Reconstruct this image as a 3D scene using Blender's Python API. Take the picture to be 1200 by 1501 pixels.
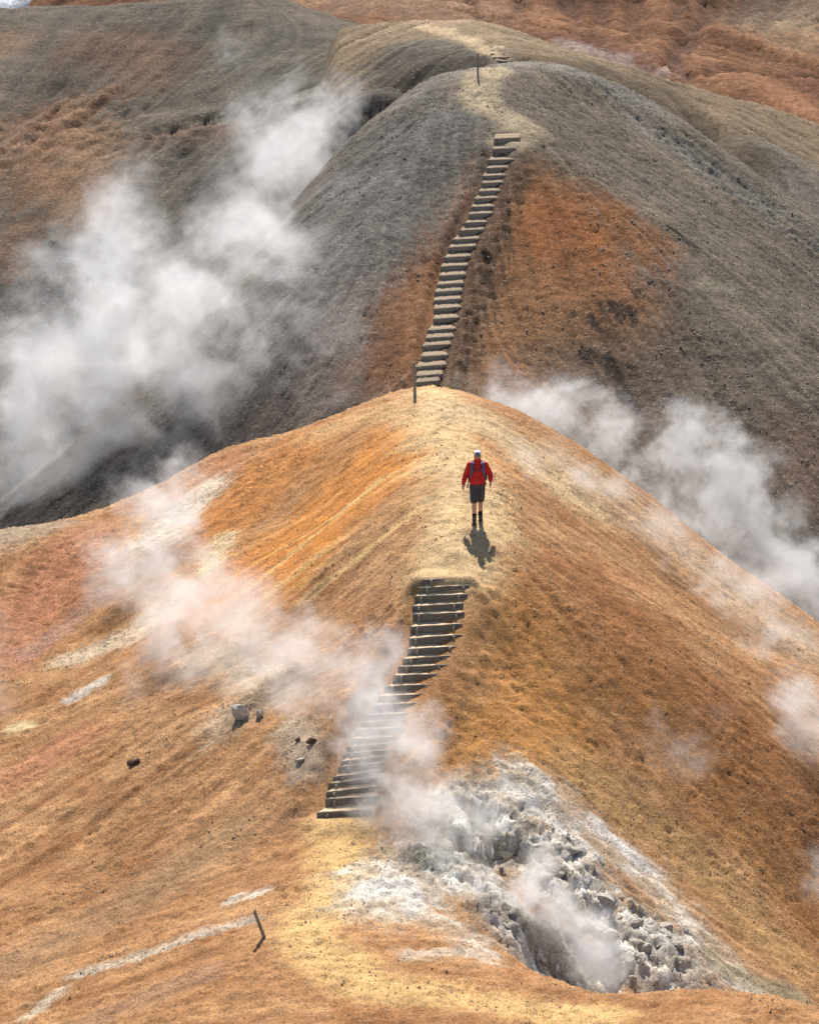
import bpy, bmesh, math, random
import numpy as np
from mathutils import Vector, Matrix

# ------------------------------------------------------------------ camera, sky, sun, exposure
scene = bpy.context.scene
COL = scene.collection
for o in list(bpy.data.objects):
    bpy.data.objects.remove(o)
S = 0.93                      # metres per planning unit of distance
ZC = 30.0                     # height of the camera
FPX = 3600.0                  # focal length in pixels of the 1200 x 1501 photograph
PITCH = math.atan(850.0 / FPX)
cam_d = bpy.data.cameras.new('camera')
cam = bpy.data.objects.new('camera', cam_d)
COL.objects.link(cam)
cam.location = (0, 0, ZC)
cam.rotation_euler = (math.pi / 2 - PITCH, 0, 0)
cam_d.sensor_fit = 'VERTICAL'
cam_d.sensor_height = 24.0
cam_d.lens = FPX / 1501.0 * 24.0
cam_d.clip_start = 0.5
cam_d.clip_end = 4000
scene.camera = cam

SUN_EL, SUN_AZ = math.radians(52), math.radians(-2)     # azimuth from +Y towards +X
world = bpy.data.worlds.new('World')
scene.world = world
world.use_nodes = True
wn = world.node_tree.nodes
wl = world.node_tree.links
sky = wn.new('ShaderNodeTexSky')
sky.sky_type = 'NISHITA'
sky.sun_disc = False
sky.sun_elevation = SUN_EL
sky.sun_rotation = SUN_AZ
sky.altitude = 900
sky.dust_density = 2.0
wl.new(sky.outputs[0], wn['Background'].inputs[0])
wn['Background'].inputs[1].default_value = 0.09
sun_d = bpy.data.lights.new('sun', 'SUN')
sun_d.energy = 4.9
sun_d.angle = math.radians(0.53)
sun_d.color = (1.0, 0.94, 0.85)
sun = bpy.data.objects.new('sun', sun_d)
COL.objects.link(sun)
sd = Vector((math.sin(SUN_AZ) * math.cos(SUN_EL), math.cos(SUN_AZ) * math.cos(SUN_EL), math.sin(SUN_EL)))
sun.rotation_euler = (-sd).to_track_quat('-Z', 'Y').to_euler()
sun.location = (0, 60, 90)
vs = scene.view_settings
vs.view_transform = 'Standard'
vs.look = 'None'
vs.exposure = 0.68
vs.gamma = 1.0
scene.cycles.use_denoising = True
scene.cycles.max_bounces = 6
scene.cycles.diffuse_bounces = 2
scene.cycles.glossy_bounces = 1
scene.cycles.transparent_max_bounces = 96
scene.cycles.volume_bounces = 2
scene.cycles.volume_step_rate = 2.0
scene.cycles.volume_max_steps = 256

# ------------------------------------------------------------------ helpers: projection, noise, splines
CP, SP = math.cos(PITCH), math.sin(PITCH)
def ray(px, py):
    u = (px - 600.0) / FPX
    v = (750.5 - py) / FPX
    dy = CP + v * SP
    return u / dy, (-SP + v * CP) / dy
def W(px, py, Y):
    """world point seen at photograph pixel (px, py) at planning distance Y"""
    dx, dz = ray(px, py)
    return np.array((dx * Y * S, Y * S, ZC + dz * Y * S))
def H(x, Y, z):
    """a point given in planning units (relative to the camera), for what lies out of sight"""
    return np.array((x * S, Y * S, ZC + z * S))
def px_per_m(Y, py):
    dx, dz = ray(600, py)
    return FPX / (Y * S * (CP - dz * SP))

def sstep(a, b, x):
    t = np.clip((x - a) / (b - a), 0, 1)
    return t * t * (3 - 2 * t)

_rng = np.random.RandomState(7)
_perm = _rng.permutation(4096)
_ga = _rng.rand(4096) * 2 * np.pi
_gx, _gy = np.cos(_ga), np.sin(_ga)
def perlin(x, y):
    xi = np.floor(x).astype(np.int64); yi = np.floor(y).astype(np.int64)
    xf = x - xi; yf = y - yi
    def g(ix, iy, fx, fy):
        h = _perm[(_perm[ix & 4095] + iy) & 4095]
        return _gx[h] * fx + _gy[h] * fy
    u = xf * xf * xf * (xf * (xf * 6 - 15) + 10)
    v = yf * yf * yf * (yf * (yf * 6 - 15) + 10)
    a = g(xi, yi, xf, yf); b = g(xi + 1, yi, xf - 1, yf)
    c = g(xi, yi + 1, xf, yf - 1); d = g(xi + 1, yi + 1, xf - 1, yf - 1)
    return ((a + u * (b - a)) * (1 - v) + (c + u * (d - c)) * v) * 1.5
def fbm(x, y, wl_, octv=4, gain=0.5, seed=0):
    r = np.zeros_like(x); amp = 1.0; f = 1.0 / wl_; tot = 0
    for k in range(octv):
        r += amp * perlin(x * f + 37.7 * (k + 1) + seed * 11.3, y * f - 19.1 * (k + 1) + seed * 7.7)
        tot += amp; amp *= gain; f *= 2.03
    return r / tot
def worley(x, y, wl_, seed=0):
    """F1, F2 and a random number of the nearest cell"""
    x = x / wl_ + seed * 13.7; y = y / wl_ - seed * 5.3
    xi = np.floor(x).astype(np.int64); yi = np.floor(y).astype(np.int64)
    f1 = np.full(x.shape, 9.0); f2 = np.full(x.shape, 9.0); cid = np.zeros(x.shape)
    for i in (-1, 0, 1):
        for j in (-1, 0, 1):
            h = _perm[(_perm[(xi + i) & 4095] + yi + j) & 4095]
            cx = xi + i + (_perm[h] / 4096.0); cy = yi + j + (_perm[(h + 77) & 4095] / 4096.0)
            d = np.hypot(cx - x, cy - y)
            near = d < f1
            f2 = np.where(near, f1, np.minimum(f2, d))
            cid = np.where(near, h / 4096.0, cid)
            f1 = np.where(near, d, f1)
    return f1, f2, cid

class TPS:
    def __init__(self, pts, lam=0.02):
        p = np.array(pts, float); self.c = p[:, :2]; n = len(p)
        d = np.hypot(self.c[:, None, 0] - self.c[None, :, 0], self.c[:, None, 1] - self.c[None, :, 1])
        K = np.where(d > 0, d * d * np.log(d + 1e-9), 0) + lam * np.eye(n)
        Pm = np.c_[np.ones(n), self.c]
        A = np.block([[K, Pm], [Pm.T, np.zeros((3, 3))]])
        self.w = np.linalg.solve(A, np.r_[p[:, 2], 0, 0, 0])
    def __call__(self, x, y):
        r = self.w[-3] + self.w[-2] * x + self.w[-1] * y
        for (cx, cy), w in zip(self.c, self.w):
            d2 = (x - cx) ** 2 + (y - cy) ** 2 + 1e-12
            r = r + w * 0.5 * d2 * np.log(d2)
        return r

class Terrain:
    def __init__(self, x0, x1, y0, y1, cell, pts, lam=0.02):
        self.x0, self.y0, self.cell = x0 * S, y0 * S, cell
        self.nx = int((x1 - x0) * S / cell) + 1; self.ny = int((y1 - y0) * S / cell) + 1
        xs = self.x0 + np.arange(self.nx) * cell; ys = self.y0 + np.arange(self.ny) * cell
        self.X, self.Y = np.meshgrid(xs, ys)
        t = TPS(pts, lam)
        k = 4                                    # the spline is smooth: evaluate coarsely, then refine
        cx = self.x0 + np.arange(self.nx // k + 3) * cell * k; cy = self.y0 + np.arange(self.ny // k + 3) * cell * k
        gx, gy = np.meshgrid(cx, cy)
        g = t(gx, gy)
        def cub(a, n):                           # Catmull-Rom along the first axis
            i = np.arange(n) / k; b = np.floor(i).astype(int); f = (i - b)[:, None]
            q = lambda o: a[np.clip(b + o, 0, a.shape[0] - 1)]
            p0, p1, p2, p3 = q(-1), q(0), q(1), q(2)
            return p1 + 0.5 * f * (p2 - p0 + f * (2 * p0 - 5 * p1 + 4 * p2 - p3 + f * (3 * (p1 - p2) + p3 - p0)))
        self.Z = cub(cub(g, self.ny).T, self.nx).T.copy()
        self.Z0 = self.Z.copy()
        self.C = np.zeros(self.Z.shape + (3,))
    def sample(self, x, y, A=None):
        A = self.Z if A is None else A
        fx = (np.asarray(x) - self.x0) / self.cell; fy = (np.asarray(y) - self.y0) / self.cell
        ok = (fx >= 0) & (fy >= 0) & (fx < self.nx - 1) & (fy < self.ny - 1)
        i = np.clip(np.floor(fx).astype(int), 0, self.nx - 2); j = np.clip(np.floor(fy).astype(int), 0, self.ny - 2)
        u = fx - i; v = fy - j
        z = (A[j, i] * (1 - u) + A[j, i + 1] * u) * (1 - v) + (A[j + 1, i] * (1 - u) + A[j + 1, i + 1] * u) * v
        return np.where(ok, z, -1e3)
    def hit(self, px, py):
        """where the line of sight through a photograph pixel meets this ground"""
        dx, dz = ray(px, py)
        Y = np.arange(self.y0, self.y0 + self.ny * self.cell, self.cell * 0.5)
        z = self.sample(dx * Y, Y)
        below = np.nonzero(z >= ZC + dz * Y)[0]
        if len(below):
            y = Y[below[0]]
        else:                                    # just off the edge: the closest approach
            y = Y[np.argmax(z - (ZC + dz * Y))]
        return np.array((dx * y, y, float(self.sample(dx * y, y))))
    def lic(self, length, seed=0, blur=1, step=1.0):
        """noise smeared along the fall line: the rills and streaks of loose ground"""
        r = np.random.RandomState(seed)
        n = r.rand(self.ny // blur + 2, self.nx // blur + 2)
        gy, gx = np.gradient(self.Z0, self.cell)
        gx = gx + 0.10 * fbm(self.X, self.Y, 2.5, 2, seed=seed + 3); gy = gy + 0.10 * fbm(self.X, self.Y, 2.5, 2, seed=seed + 4)
        m = np.hypot(gx, gy) + 1e-6
        gx, gy = gx / m, gy / m
        J, I = np.meshgrid(np.arange(self.ny, dtype=float), np.arange(self.nx, dtype=float), indexing='ij')
        acc = np.zeros_like(self.Z)
        for sgn in (1, -1):
            a, b = I.copy(), J.copy()
            for k in range(length):
                ii = np.clip(a.astype(int), 0, self.nx - 1); jj = np.clip(b.astype(int), 0, self.ny - 1)
                acc += n[jj // blur, ii // blur]
                a += sgn * step * gx[jj, ii]; b += sgn * step * gy[jj, ii]
        acc -= acc.mean(); acc /= acc.std() + 1e-9
        return acc
    def seg(self, p0, p1):
        """distance in plan to a segment and the position along it"""
        d = p1[:2] - p0[:2]; L2 = float(d @ d) + 1e-9
        t = np.clip(((self.X - p0[0]) * d[0] + (self.Y - p0[1]) * d[1]) / L2, 0, 1)
        return np.hypot(self.X - p0[0] - t * d[0], self.Y - p0[1] - t * d[1]), t
    def mask(self, pix, r, warp=0.5, soft=0.6):
        """soft-edged band of radius r metres along points given as seen in the photograph"""
        P = [self.hit(*p) for p in pix]
        if len(P) == 1: P = P * 2
        d = np.full(self.Z.shape, 1e9)
        for a, b in zip(P[:-1], P[1:]):
            d = np.minimum(d, self.seg(a, b)[0])
        d = d + r * warp * (self.wn + 0.35 * self.st)
        return sstep(r * (1 + soft), r * (1 - soft), d)
    def paint(self, pix, r, colour, k=1.0, warp=0.5, soft=0.6):
        m = (self.mask(pix, r, warp, soft) * k)[..., None]
        self.C = self.C * (1 - m) + np.array(colour) * m
    def tint(self, m, colour):
        m = np.clip(m, 0, 1)[..., None]
        self.C = self.C * (1 - m) + np.array(colour) * m
    def skirt(self, w, base, front=True):
        ex = np.minimum(self.X - self.x0, self.x0 + (self.nx - 1) * self.cell - self.X)
        ey = self.y0 + (self.ny - 1) * self.cell - self.Y
        if front: ey = np.minimum(ey, self.Y - self.y0)
        k = sstep(0, w, np.minimum(ex, ey))
        self.Z = base + (self.Z - base) * k
    def build(self, name, mat):
        n = self.nx * self.ny
        me = bpy.data.meshes.new(name)
        me.vertices.add(n)
        me.vertices.foreach_set('co', np.stack([self.X, self.Y, self.Z], -1).astype(np.float32).ravel())
        j, i = np.meshgrid(np.arange(self.ny - 1), np.arange(self.nx - 1), indexing='ij')
        a = (j * self.nx + i).ravel()
        q = np.stack([a, a + 1, a + self.nx + 1, a + self.nx], -1).astype(np.int32)
        me.loops.add(q.size); me.polygons.add(len(q))
        me.loops.foreach_set('vertex_index', q.ravel())
        me.polygons.foreach_set('loop_start', np.arange(len(q), dtype=np.int32) * 4)
        me.polygons.foreach_set('use_smooth', np.ones(len(q), bool))
        me.update()
        at = me.attributes.new('soil', 'FLOAT_COLOR', 'POINT')
        at.data.foreach_set('color', np.concatenate([np.clip(self.C, 0.004, 0.9), np.ones(self.Z.shape + (1,))], -1).astype(np.float32).ravel())
        me.materials.append(mat)
        o = bpy.data.objects.new(name, me); COL.objects.link(o)
        o['kind'] = 'structure'
        return o

# ------------------------------------------------------------------ materials
def new_mat(name):
    m = bpy.data.materials.new(name); m.use_nodes = True
    nt = m.node_tree
    return m, nt, nt.nodes, nt.links, nt.nodes['Principled BSDF']
def soil_mat(name, fine, bump_d, speck=0.5, light_speck=0.4):
    """ground: colour of the soil from the mesh, grain and grit on top of it"""
    m, nt, N, L, b = new_mat(name)
    at = N.new('ShaderNodeAttribute'); at.attribute_name = 'soil'
    tc = N.new('ShaderNodeTexCoord')
    def noise(sc, det, rough=0.6):
        n = N.new('ShaderNodeTexNoise'); n.inputs['Scale'].default_value = sc; n.inputs['Detail'].default_value = det
        n.inputs['Roughness'].default_value = rough; L.new(tc.outputs['Object'], n.inputs['Vector']); return n
    n1 = noise(fine, 5, 0.7)
    r1 = N.new('ShaderNodeMapRange'); r1.inputs[1].default_value = 0.28; r1.inputs[2].default_value = 0.72
    r1.inputs[3].default_value = 0.5; r1.inputs[4].default_value = 1.5
    L.new(n1.outputs[0], r1.inputs[0])
    mul = N.new('ShaderNodeVectorMath'); mul.operation = 'SCALE'
    L.new(at.outputs['Color'], mul.inputs[0]); L.new(r1.outputs[0], mul.inputs['Scale'])
    # scattered grit, some darker and some paler than the soil
    def grit(sc, thr, seed):
        v = N.new('ShaderNodeTexVoronoi'); v.inputs['Scale'].default_value = sc
        mp = N.new('ShaderNodeMapping'); mp.inputs['Location'].default_value = (seed, seed * 2.3, seed * 0.7)
        L.new(tc.outputs['Object'], mp.inputs[0]); L.new(mp.outputs[0], v.inputs['Vector'])
        sp = N.new('ShaderNodeSeparateColor'); L.new(v.outputs['Color'], sp.inputs[0])
        c1 = N.new('ShaderNodeMath'); c1.operation = 'LESS_THAN'; c1.inputs[1].default_value = thr; L.new(sp.outputs[0], c1.inputs[0])
        c2 = N.new('ShaderNodeMath'); c2.operation = 'LESS_THAN'; c2.inputs[1].default_value = 0.42; L.new(v.outputs['Distance'], c2.inputs[0])
        mm = N.new('ShaderNodeMath'); mm.operation = 'MULTIPLY'; L.new(c1.outputs[0], mm.inputs[0]); L.new(c2.outputs[0], mm.inputs[1])
        return mm
    cur = mul.outputs[0]
    for sc, thr, k, colr in ((fine * 0.9, 0.14, speck, (0.10, 0.06, 0.035)), (fine * 1.2, 0.07, light_speck, (0.55, 0.48, 0.38))):
        g = grit(sc, thr, sc)
        f = N.new('ShaderNodeMath'); f.operation = 'MULTIPLY'; f.inputs[1].default_value = k; L.new(g.outputs[0], f.inputs[0])
        mx = N.new('ShaderNodeMix'); mx.data_type = 'RGBA'
        L.new(f.outputs[0], mx.inputs['Factor']); L.new(cur, mx.inputs['A']); mx.inputs['B'].default_value = colr + (1,)
        cur = mx.outputs['Result']
    L.new(cur, b.inputs['Base Color'])
    b.inputs['Roughness'].default_value = 0.95
    b.inputs['Specular IOR Level'].default_value = 0.15
    n2 = noise(fine * 0.6, 6, 0.72)
    bp = N.new('ShaderNodeBump'); bp.inputs['Strength'].default_value = 1.0; bp.inputs['Distance'].default_value = bump_d
    L.new(n2.outputs[0], bp.inputs['Height']); L.new(bp.outputs[0], b.inputs['Normal'])
    return m
def plain_mat(name, colour, rough=0.8, var=0.25, scale=12, bump=0.0, col2=None, stretch=(1, 1, 1)):
    m, nt, N, L, b = new_mat(name)
    tc = N.new('ShaderNodeTexCoord'); mp = N.new('ShaderNodeMapping'); mp.inputs['Scale'].default_value = stretch
    L.new(tc.outputs['Object'], mp.inputs[0])
    n = N.new('ShaderNodeTexNoise'); n.inputs['Scale'].default_value = scale; n.inputs['Detail'].default_value = 5
    n.inputs['Roughness'].default_value = 0.65
    L.new(mp.outputs[0], n.inputs['Vector'])
    cr = N.new('ShaderNodeValToRGB')
    c1 = tuple(c * (1 - var) for c in colour) + (1,)
    c2 = (tuple(col2) if col2 else tuple(min(c * (1 + var), 0.9) for c in colour)) + (1,)
    cr.color_ramp.elements[0].position = 0.3; cr.color_ramp.elements[1].position = 0.7
    cr.color_ramp.elements[0].color = c1; cr.color_ramp.elements[1].color = c2
    L.new(n.outputs[0], cr.inputs[0]); L.new(cr.outputs[0], b.inputs['Base Color'])
    b.inputs['Roughness'].default_value = rough; b.inputs['Specular IOR Level'].default_value = 0.25
    if bump:
        bp = N.new('ShaderNodeBump'); bp.inputs['Distance'].default_value = bump
        L.new(n.outputs[0], bp.inputs['Height']); L.new(bp.outputs[0], b.inputs['Normal'])
    return m
M_near = soil_mat('ochre_soil', 22, 0.05, 0.6, 0.4)
M_upper = soil_mat('grey_gravel_soil', 13, 0.09, 0.5, 0.45)
M_far = soil_mat('mountain_soil', 7, 0.10, 0.4, 0.25)
M_red = soil_mat('red_mountain_soil', 2.5, 0.3, 0.4, 0.1)
M_plank = plain_mat('weathered_timber', (0.15, 0.125, 0.10), 0.85, 0.45, 6, 0.004, (0.27, 0.23, 0.18), (1.2, 14, 14))
M_plank_pale = plain_mat('sun_bleached_timber', (0.24, 0.195, 0.145), 0.85, 0.35, 6, 0.004, (0.40, 0.33, 0.25), (1.2, 14, 14))
M_stake = plain_mat('grey_post_timber', (0.26, 0.21, 0.16), 0.85, 0.4, 8, 0.003, (0.38, 0.32, 0.25), (10, 10, 1.2))
M_tread = plain_mat('tread_soil', (0.60, 0.44, 0.27), 0.95, 0.3, 16, 0.02)
M_tread_up = plain_mat('tread_gravel', (0.31, 0.235, 0.155), 0.95, 0.4, 14, 0.03)
M_rock = plain_mat('grey_altered_rock', (0.32, 0.28, 0.225), 0.95, 0.35, 5, 0.03, (0.56, 0.52, 0.45))
M_rock_pale = plain_mat('pale_rock', (0.46, 0.41, 0.35), 0.95, 0.25, 4, 0.02, (0.60, 0.55, 0.48))
M_rock_dark = plain_mat('dark_brown_rock', (0.10, 0.06, 0.04), 0.95, 0.3, 6, 0.02)

# ------------------------------------------------------------------ stairs as measured: ends of every board
def flight(rows, k, ox, oy, Y0, Y1):
    out = []
    n = len(rows)
    for i, (xa, ya, xb, yb) in enumerate(rows):
        fr = (ya + yb - rows[0][1] - rows[0][3]) / (rows[-1][1] + rows[-1][3] - rows[0][1] - rows[0][3])
        Y = Y0 + (Y1 - Y0) * fr
        ax, ay, bx_, by_ = xa / k + ox, ya / k + oy, xb / k + ox, yb / k + oy
        c = W((ax + bx_) / 2, (ay + by_) / 2, Y)
        # a level board: each end lies where its line of sight crosses the height of the board
        ends = []
        for px, py in ((ax, ay), (bx_, by_)):
            dx, dz = ray(px, py); yy = (c[2] - ZC) / dz
            yy = c[1] + np.clip(yy - c[1], -0.22, 0.22)
            ends.append(np.array((dx * yy, yy, c[2])))
        out.append((ends[0], ends[1]))
    return out
LOWER = flight([(655,150,880,135),(640,182,862,172),(625,220,852,210),(612,263,836,252),(613,300,842,290),(603,355,832,342),
    (598,405,830,390),(590,452,815,440),(570,495,793,482),(550,530,768,522),(527,570,762,560),(488,617,720,607),(465,660,690,648),
    (437,700,667,687),(410,745,638,732),(385,777,610,763),(362,808,600,798),(342,850,580,835),(325,885,557,862),(308,915,540,893),
    (302,945,530,918),(290,975,520,945),(263,1015,510,982),(245,1043,480,1015),(235,1082,470,1055),(233,1113,470,1100),(195,1170,432,1160)],
    3.0, 400, 800, 59.0, 52.0)
UPPER = flight([(465,85,605,80),(455,142,600,135),(430,205,575,195),(420,248,548,240),(400,292,535,283),(395,332,525,320),(380,376,513,366),
    (357,418,497,405),(335,463,483,453),(325,503,468,490),(298,550,432,540),(270,595,410,578),(233,645,382,628),(210,690,362,667),
    (188,745,333,722),(170,795,318,773),(163,840,310,828),(150,888,297,876),(138,933,287,912),(132,975,283,962),(135,1020,283,1008),
    (130,1077,275,1065),(98,1140,255,1125),(90,1183,243,1168),(70,1225,225,1212),(62,1285,213,1270),(35,1340,198,1325),(35,1390,182,1375),
    (33,1425,165,1412)], 3.75, 600, 180, 108.0, 92.0)

# ------------------------------------------------------------------ near ochre ridge
pts = [W(*p) for p in [
    # spine with the path
    (640,567,75),(640,620,70),(690,700,65),(700,765,62),(640,1300-60,50.6),(490,1300,48.5),(430,1390,45.5),(500,1501,42),
    # left skyline and left flank
    (480,615,75),(320,665,75),(130,755,73),(0,775,72),(600,640,68.5),(450,750,68),(340,900,63),(250,850,66),(100,900,66.5),(500,900,60),
    (600,800,61.3),(480,1050,55),(300,1050,57),(200,1050,58.5),(0,1050,61),(0,1250,54),(200,1250,52.5),(350,1200,52.5),(0,1480,46.5),
    (200,1480,44.5),(350,1420,44.8),
    # right skyline and right flank
    (720,590,75.5),(800,630,76),(900,695,76),(1000,770,75),(1100,845,74),(1200,915,72.5),
    (800,700,69),(900,780,68),(1000,870,67),(1100,950,66),(1200,1000,65),(800,800,62.5),(900,900,60.5),(1000,1000,59),(1100,1100,58),
    (1200,1200,57),(720,950,57.6),(800,1050,56),(800,1150,53.5),(700,1130,53.5),(900,1200,54),(1000,1250,54),(1100,1300,54),(1200,1350,54.5),
    (1200,1450,51.5),(1100,1425,50.8),
    # fumarole crater and the mound in front of it
    (600,1320,48),(700,1260,50.6),(740,1240,51.6),(750,1350,48),(850,1300,50.4),(900,1350,50),(1000,1400,49.5),(870,1428,48.2),(780,1400,47.6),
    (600,1400,45.3),(800,1432,45),(1000,1452,44.5),(1150,1470,44),(900,1495,42.6),(1150,1500,41.6),(700,1480,43)]]
for fl in (LOWER,):
    for a, b in fl[::4]:
        c = (a + b) / 2; pts.append(np.array((c[0], c[1], c[2] - 0.10)))
pts += [H(*p) for p in [(0,83,-16.0),(0.5,89,-17.6),(-6,83,-19.5),(-12,81,-22),(-17,80,-23),(4.5,83,-18.8),(8,83,-22),(13,82,-26),(18,78,-27),
    (17,62,-25.5),(16,52,-26),(14,46,-25),(5.5,46.8,-22.2),(8.5,46.6,-22.6),(-16,66,-18.8),(-16,55,-22),(-16,46,-23),(-8,37,-20),(0,36,-18.8),(8,36,-18.6),(15,38,-20)]]
near = Terrain(-18, 19, 34, 92, 0.064, pts, 0.015)
X, Y = near.X, near.Y
near.st = near.lic(30, 1, 1); near.st2 = near.lic(45, 2, 4, 1.5)
near.wn = fbm(X, Y, 1.6, 4, 0.55, 1)
soft = fbm(X, Y, 3.2, 4, 0.5, 2)
# soil colours
t = np.clip(0.5 + 0.9 * near.wn + 0.16 * near.st2, 0, 1)[..., None]
near.C = np.array((0.295, 0.138, 0.055)) * (1 - t) + np.array((0.40, 0.225, 0.105)) * t
P = near.paint
P([(640,1250),(800,1020),(760,880)], 1.3, (0.39,0.18,0.05), 0.8)
P([(880,880),(1010,1010),(1180,1180)], 2.0, (0.25,0.105,0.036), 0.85)
P([(900,1010),(1000,1120),(1150,1290)], 1.1, (0.29,0.13,0.042), 0.7)
P([(860,700),(1000,800),(1180,950)], 1.3, (0.43,0.285,0.165), 0.75)
P([(850,1140),(1000,1250),(1150,1400)], 0.7, (0.40,0.235,0.095), 0.7)
P([(610,640),(520,720),(330,880)], 2.1, (0.50,0.195,0.040), 0.9)
P([(480,630),(400,690),(310,770)], 1.2, (0.44,0.18,0.05), 0.8)
P([(330,680),(290,720)], 0.7, (0.36,0.16,0.08), 0.7)
near.tint(near.mask([(600,660),(330,880)], 2.4) * sstep(0.5, 1.6, near.st2) * 0.75, (0.56, 0.34, 0.13))
P([(640,735),(560,790),(440,880)], 0.16, (0.56,0.37,0.16), 0.85, 0.8)
P([(560,700),(440,800),(360,870)], 0.12, (0.56,0.36,0.15), 0.7, 0.8)
P([(590,720),(470,850),(440,890)], 0.3, (0.30,0.17,0.09), 0.5)
P([(300,715),(250,780),(205,800)], 0.55, (0.62,0.52,0.40), 0.9, 0.9)
P([(330,790),(300,840)], 0.30, (0.60,0.48,0.28), 0.8, 0.9)
P([(250,880),(200,930),(100,970)], 0.45, (0.55,0.46,0.33), 0.7, 0.9)
P([(300,960),(420,1000),(330,1060)], 0.6, (0.48,0.37,0.25), 0.7, 0.9)
P([(150,1000),(105,1025)], 0.18, (0.52,0.46,0.38), 0.9, 0.6)
P([(40,1065),(20,1068)], 0.22, (0.60,0.48,0.26), 0.8)
P([(430,1070),(450,1130)], 0.45, (0.47,0.38,0.28), 0.7)
P([(120,800),(60,880),(0,960)], 1.1, (0.37,0.16,0.085), 0.8)
P([(150,870),(40,960)], 0.35, (0.33,0.20,0.15), 0.6)
P([(110,1080),(0,1150)], 0.7, (0.38,0.17,0.09), 0.6)
P([(60,770),(0,790)], 0.9, (0.30,0.23,0.16), 0.9)
P([(330,1230),(180,1330),(0,1420)], 0.7, (0.27,0.165,0.09), 0.7, 0.8)
P([(420,1200),(470,1210)], 0.4, (0.31,0.17,0.09), 0.6)
P([(370,1350),(280,1375),(190,1405),(110,1432)], 0.15, (0.58,0.50,0.39), 0.75, 1.1, 0.95)
P([(90,1450),(40,1490)], 0.18, (0.58,0.49,0.36), 0.8, 0.7)
P([(350,1310),(330,1325),(390,1310)], 0.12, (0.60,0.52,0.42), 0.8, 0.9)
P([(300,1430),(150,1490)], 0.4, (0.30,0.17,0.10), 0.7)
P([(640,572),(640,620),(680,700),(690,780),(665,835)], 1.0, (0.57,0.405,0.215), 0.9, 0.7)
P([(690,610),(780,680),(830,720)], 1.2, (0.52,0.38,0.22), 0.8)
P([(580,600),(480,630)], 0.8, (0.48,0.31,0.15), 0.7)
P([(505,1200),(500,1290),(440,1370),(540,1450),(700,1470),(860,1498)], 0.6, (0.60,0.385,0.165), 0.9, 0.6)
# fumarole crater: grey altered rock with white crust
crater = near.mask([(720,1235),(830,1290),(960,1410)], 1.15, 0.5, 0.45)
crater = np.maximum(crater, near.mask([(660,1270),(760,1380),(870,1420)], 0.7, 0.5, 0.45))
wide = np.maximum(near.mask([(570,1320),(640,1260),(700,1210),(770,1170)], 0.95, 0.7), 0.55 * near.mask([(600,1330),(700,1390)], 0.4, 0.9))
wide = np.maximum(wide, 0.7 * near.mask([(800,1170),(930,1270),(1090,1440)], 0.75, 0.9))
near.tint(wide * 0.75, (0.50, 0.44, 0.34))
near.tint(crater * 0.95, (0.42, 0.37, 0.30))
crust = np.clip(wide + crater, 0, 1) * sstep(-0.08, 0.35, fbm(X, Y, 0.7, 5, 0.6, 9) + 0.12 * near.st)
near.tint(crust * 0.9, (0.73, 0.685, 0.61))
P([(545,1310),(600,1300),(610,1330)], 0.32, (0.64,0.60,0.54), 0.9, 0.8)
P([(880,1215),(950,1270)], 0.25, (0.66,0.62,0.56), 0.8, 0.9)
P([(740,1155),(800,1200),(860,1260)], 0.22, (0.66,0.62,0.55), 0.8, 0.9)
P([(600,1400),(690,1395),(720,1410)], 0.22, (0.50,0.42,0.33), 0.7, 0.8)
P([(1060,1420),(1160,1460)], 0.4, (0.22,0.19,0.12), 0.8)
P([(630,1270),(660,1250)], 0.3, (0.33,0.33,0.24), 0.6)
# brightness of the soil follows its streaks and lumps
near.C *= (1 + 0.06 * near.st + 0.07 * near.st2 * (1 - 0.5 * sstep(-.2, .5, soft)) + 0.50 * fbm(X, Y, 0.45, 4, 0.6, 12))[..., None]
# relief
slope = np.hypot(*np.gradient(near.Z0, near.cell))
path = near.mask([(640,572),(640,620),(680,700),(690,780),(665,835)], 0.9, 0.3)
path = np.maximum(path, near.mask([(505,1200),(500,1290),(440,1370),(540,1450),(700,1470),(860,1498)], 0.5, 0.3))
rill = sstep(0.15, 0.5, slope)
near.Z += 0.16 * soft + rill * (0.007 * near.st + 0.012 * near.st2 * (0.4 + sstep(-0.3, 0.5, near.wn)))
clod = fbm(X, Y, 0.42, 3, 0.62, 5)
near.Z += path * 0.05 * fbm(X, Y, 0.33, 2, 0.5, 18)
near.Z += 0.035 * clod * (0.6 + 0.9 * path) + 0.045 * np.clip(fbm(X, Y, 0.26, 2, 0.6, 6) - 0.12, 0, 1)
rv = np.random.RandomState(4).rand(*near.Z.shape) - 0.5
patchy = sstep(-0.35, 0.45, fbm(X, Y, 1.3, 3, 0.6, 7))
flankL = near.mask([(560,690),(340,860)], 2.0)
near.Z += (0.024 + 0.046 * patchy) * (1 - 0.6 * flankL) * rv + 0.055 * fbm(X, Y, 0.19, 2, 0.7, 17) * (0.5 + patchy) * (1 - 0.5 * flankL)
rough_r = near.mask([(740,860),(650,900),(800,1050),(680,1080)], 1.2)
near.Z += rough_r * 0.05 * fbm(X, Y, 0.5, 3, 0.6, 8)
f1, f2, cid = worley(X + 0.3 * near.wn, Y + 0.3 * soft, 0.55, 1)
g1, g2, gid = worley(X + 0.1 * near.wn, Y, 0.22, 2)
ridge = 1 - 2.2 * np.abs(fbm(X + 0.2 * soft, Y, 1.25, 5, 0.62, 15))
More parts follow.
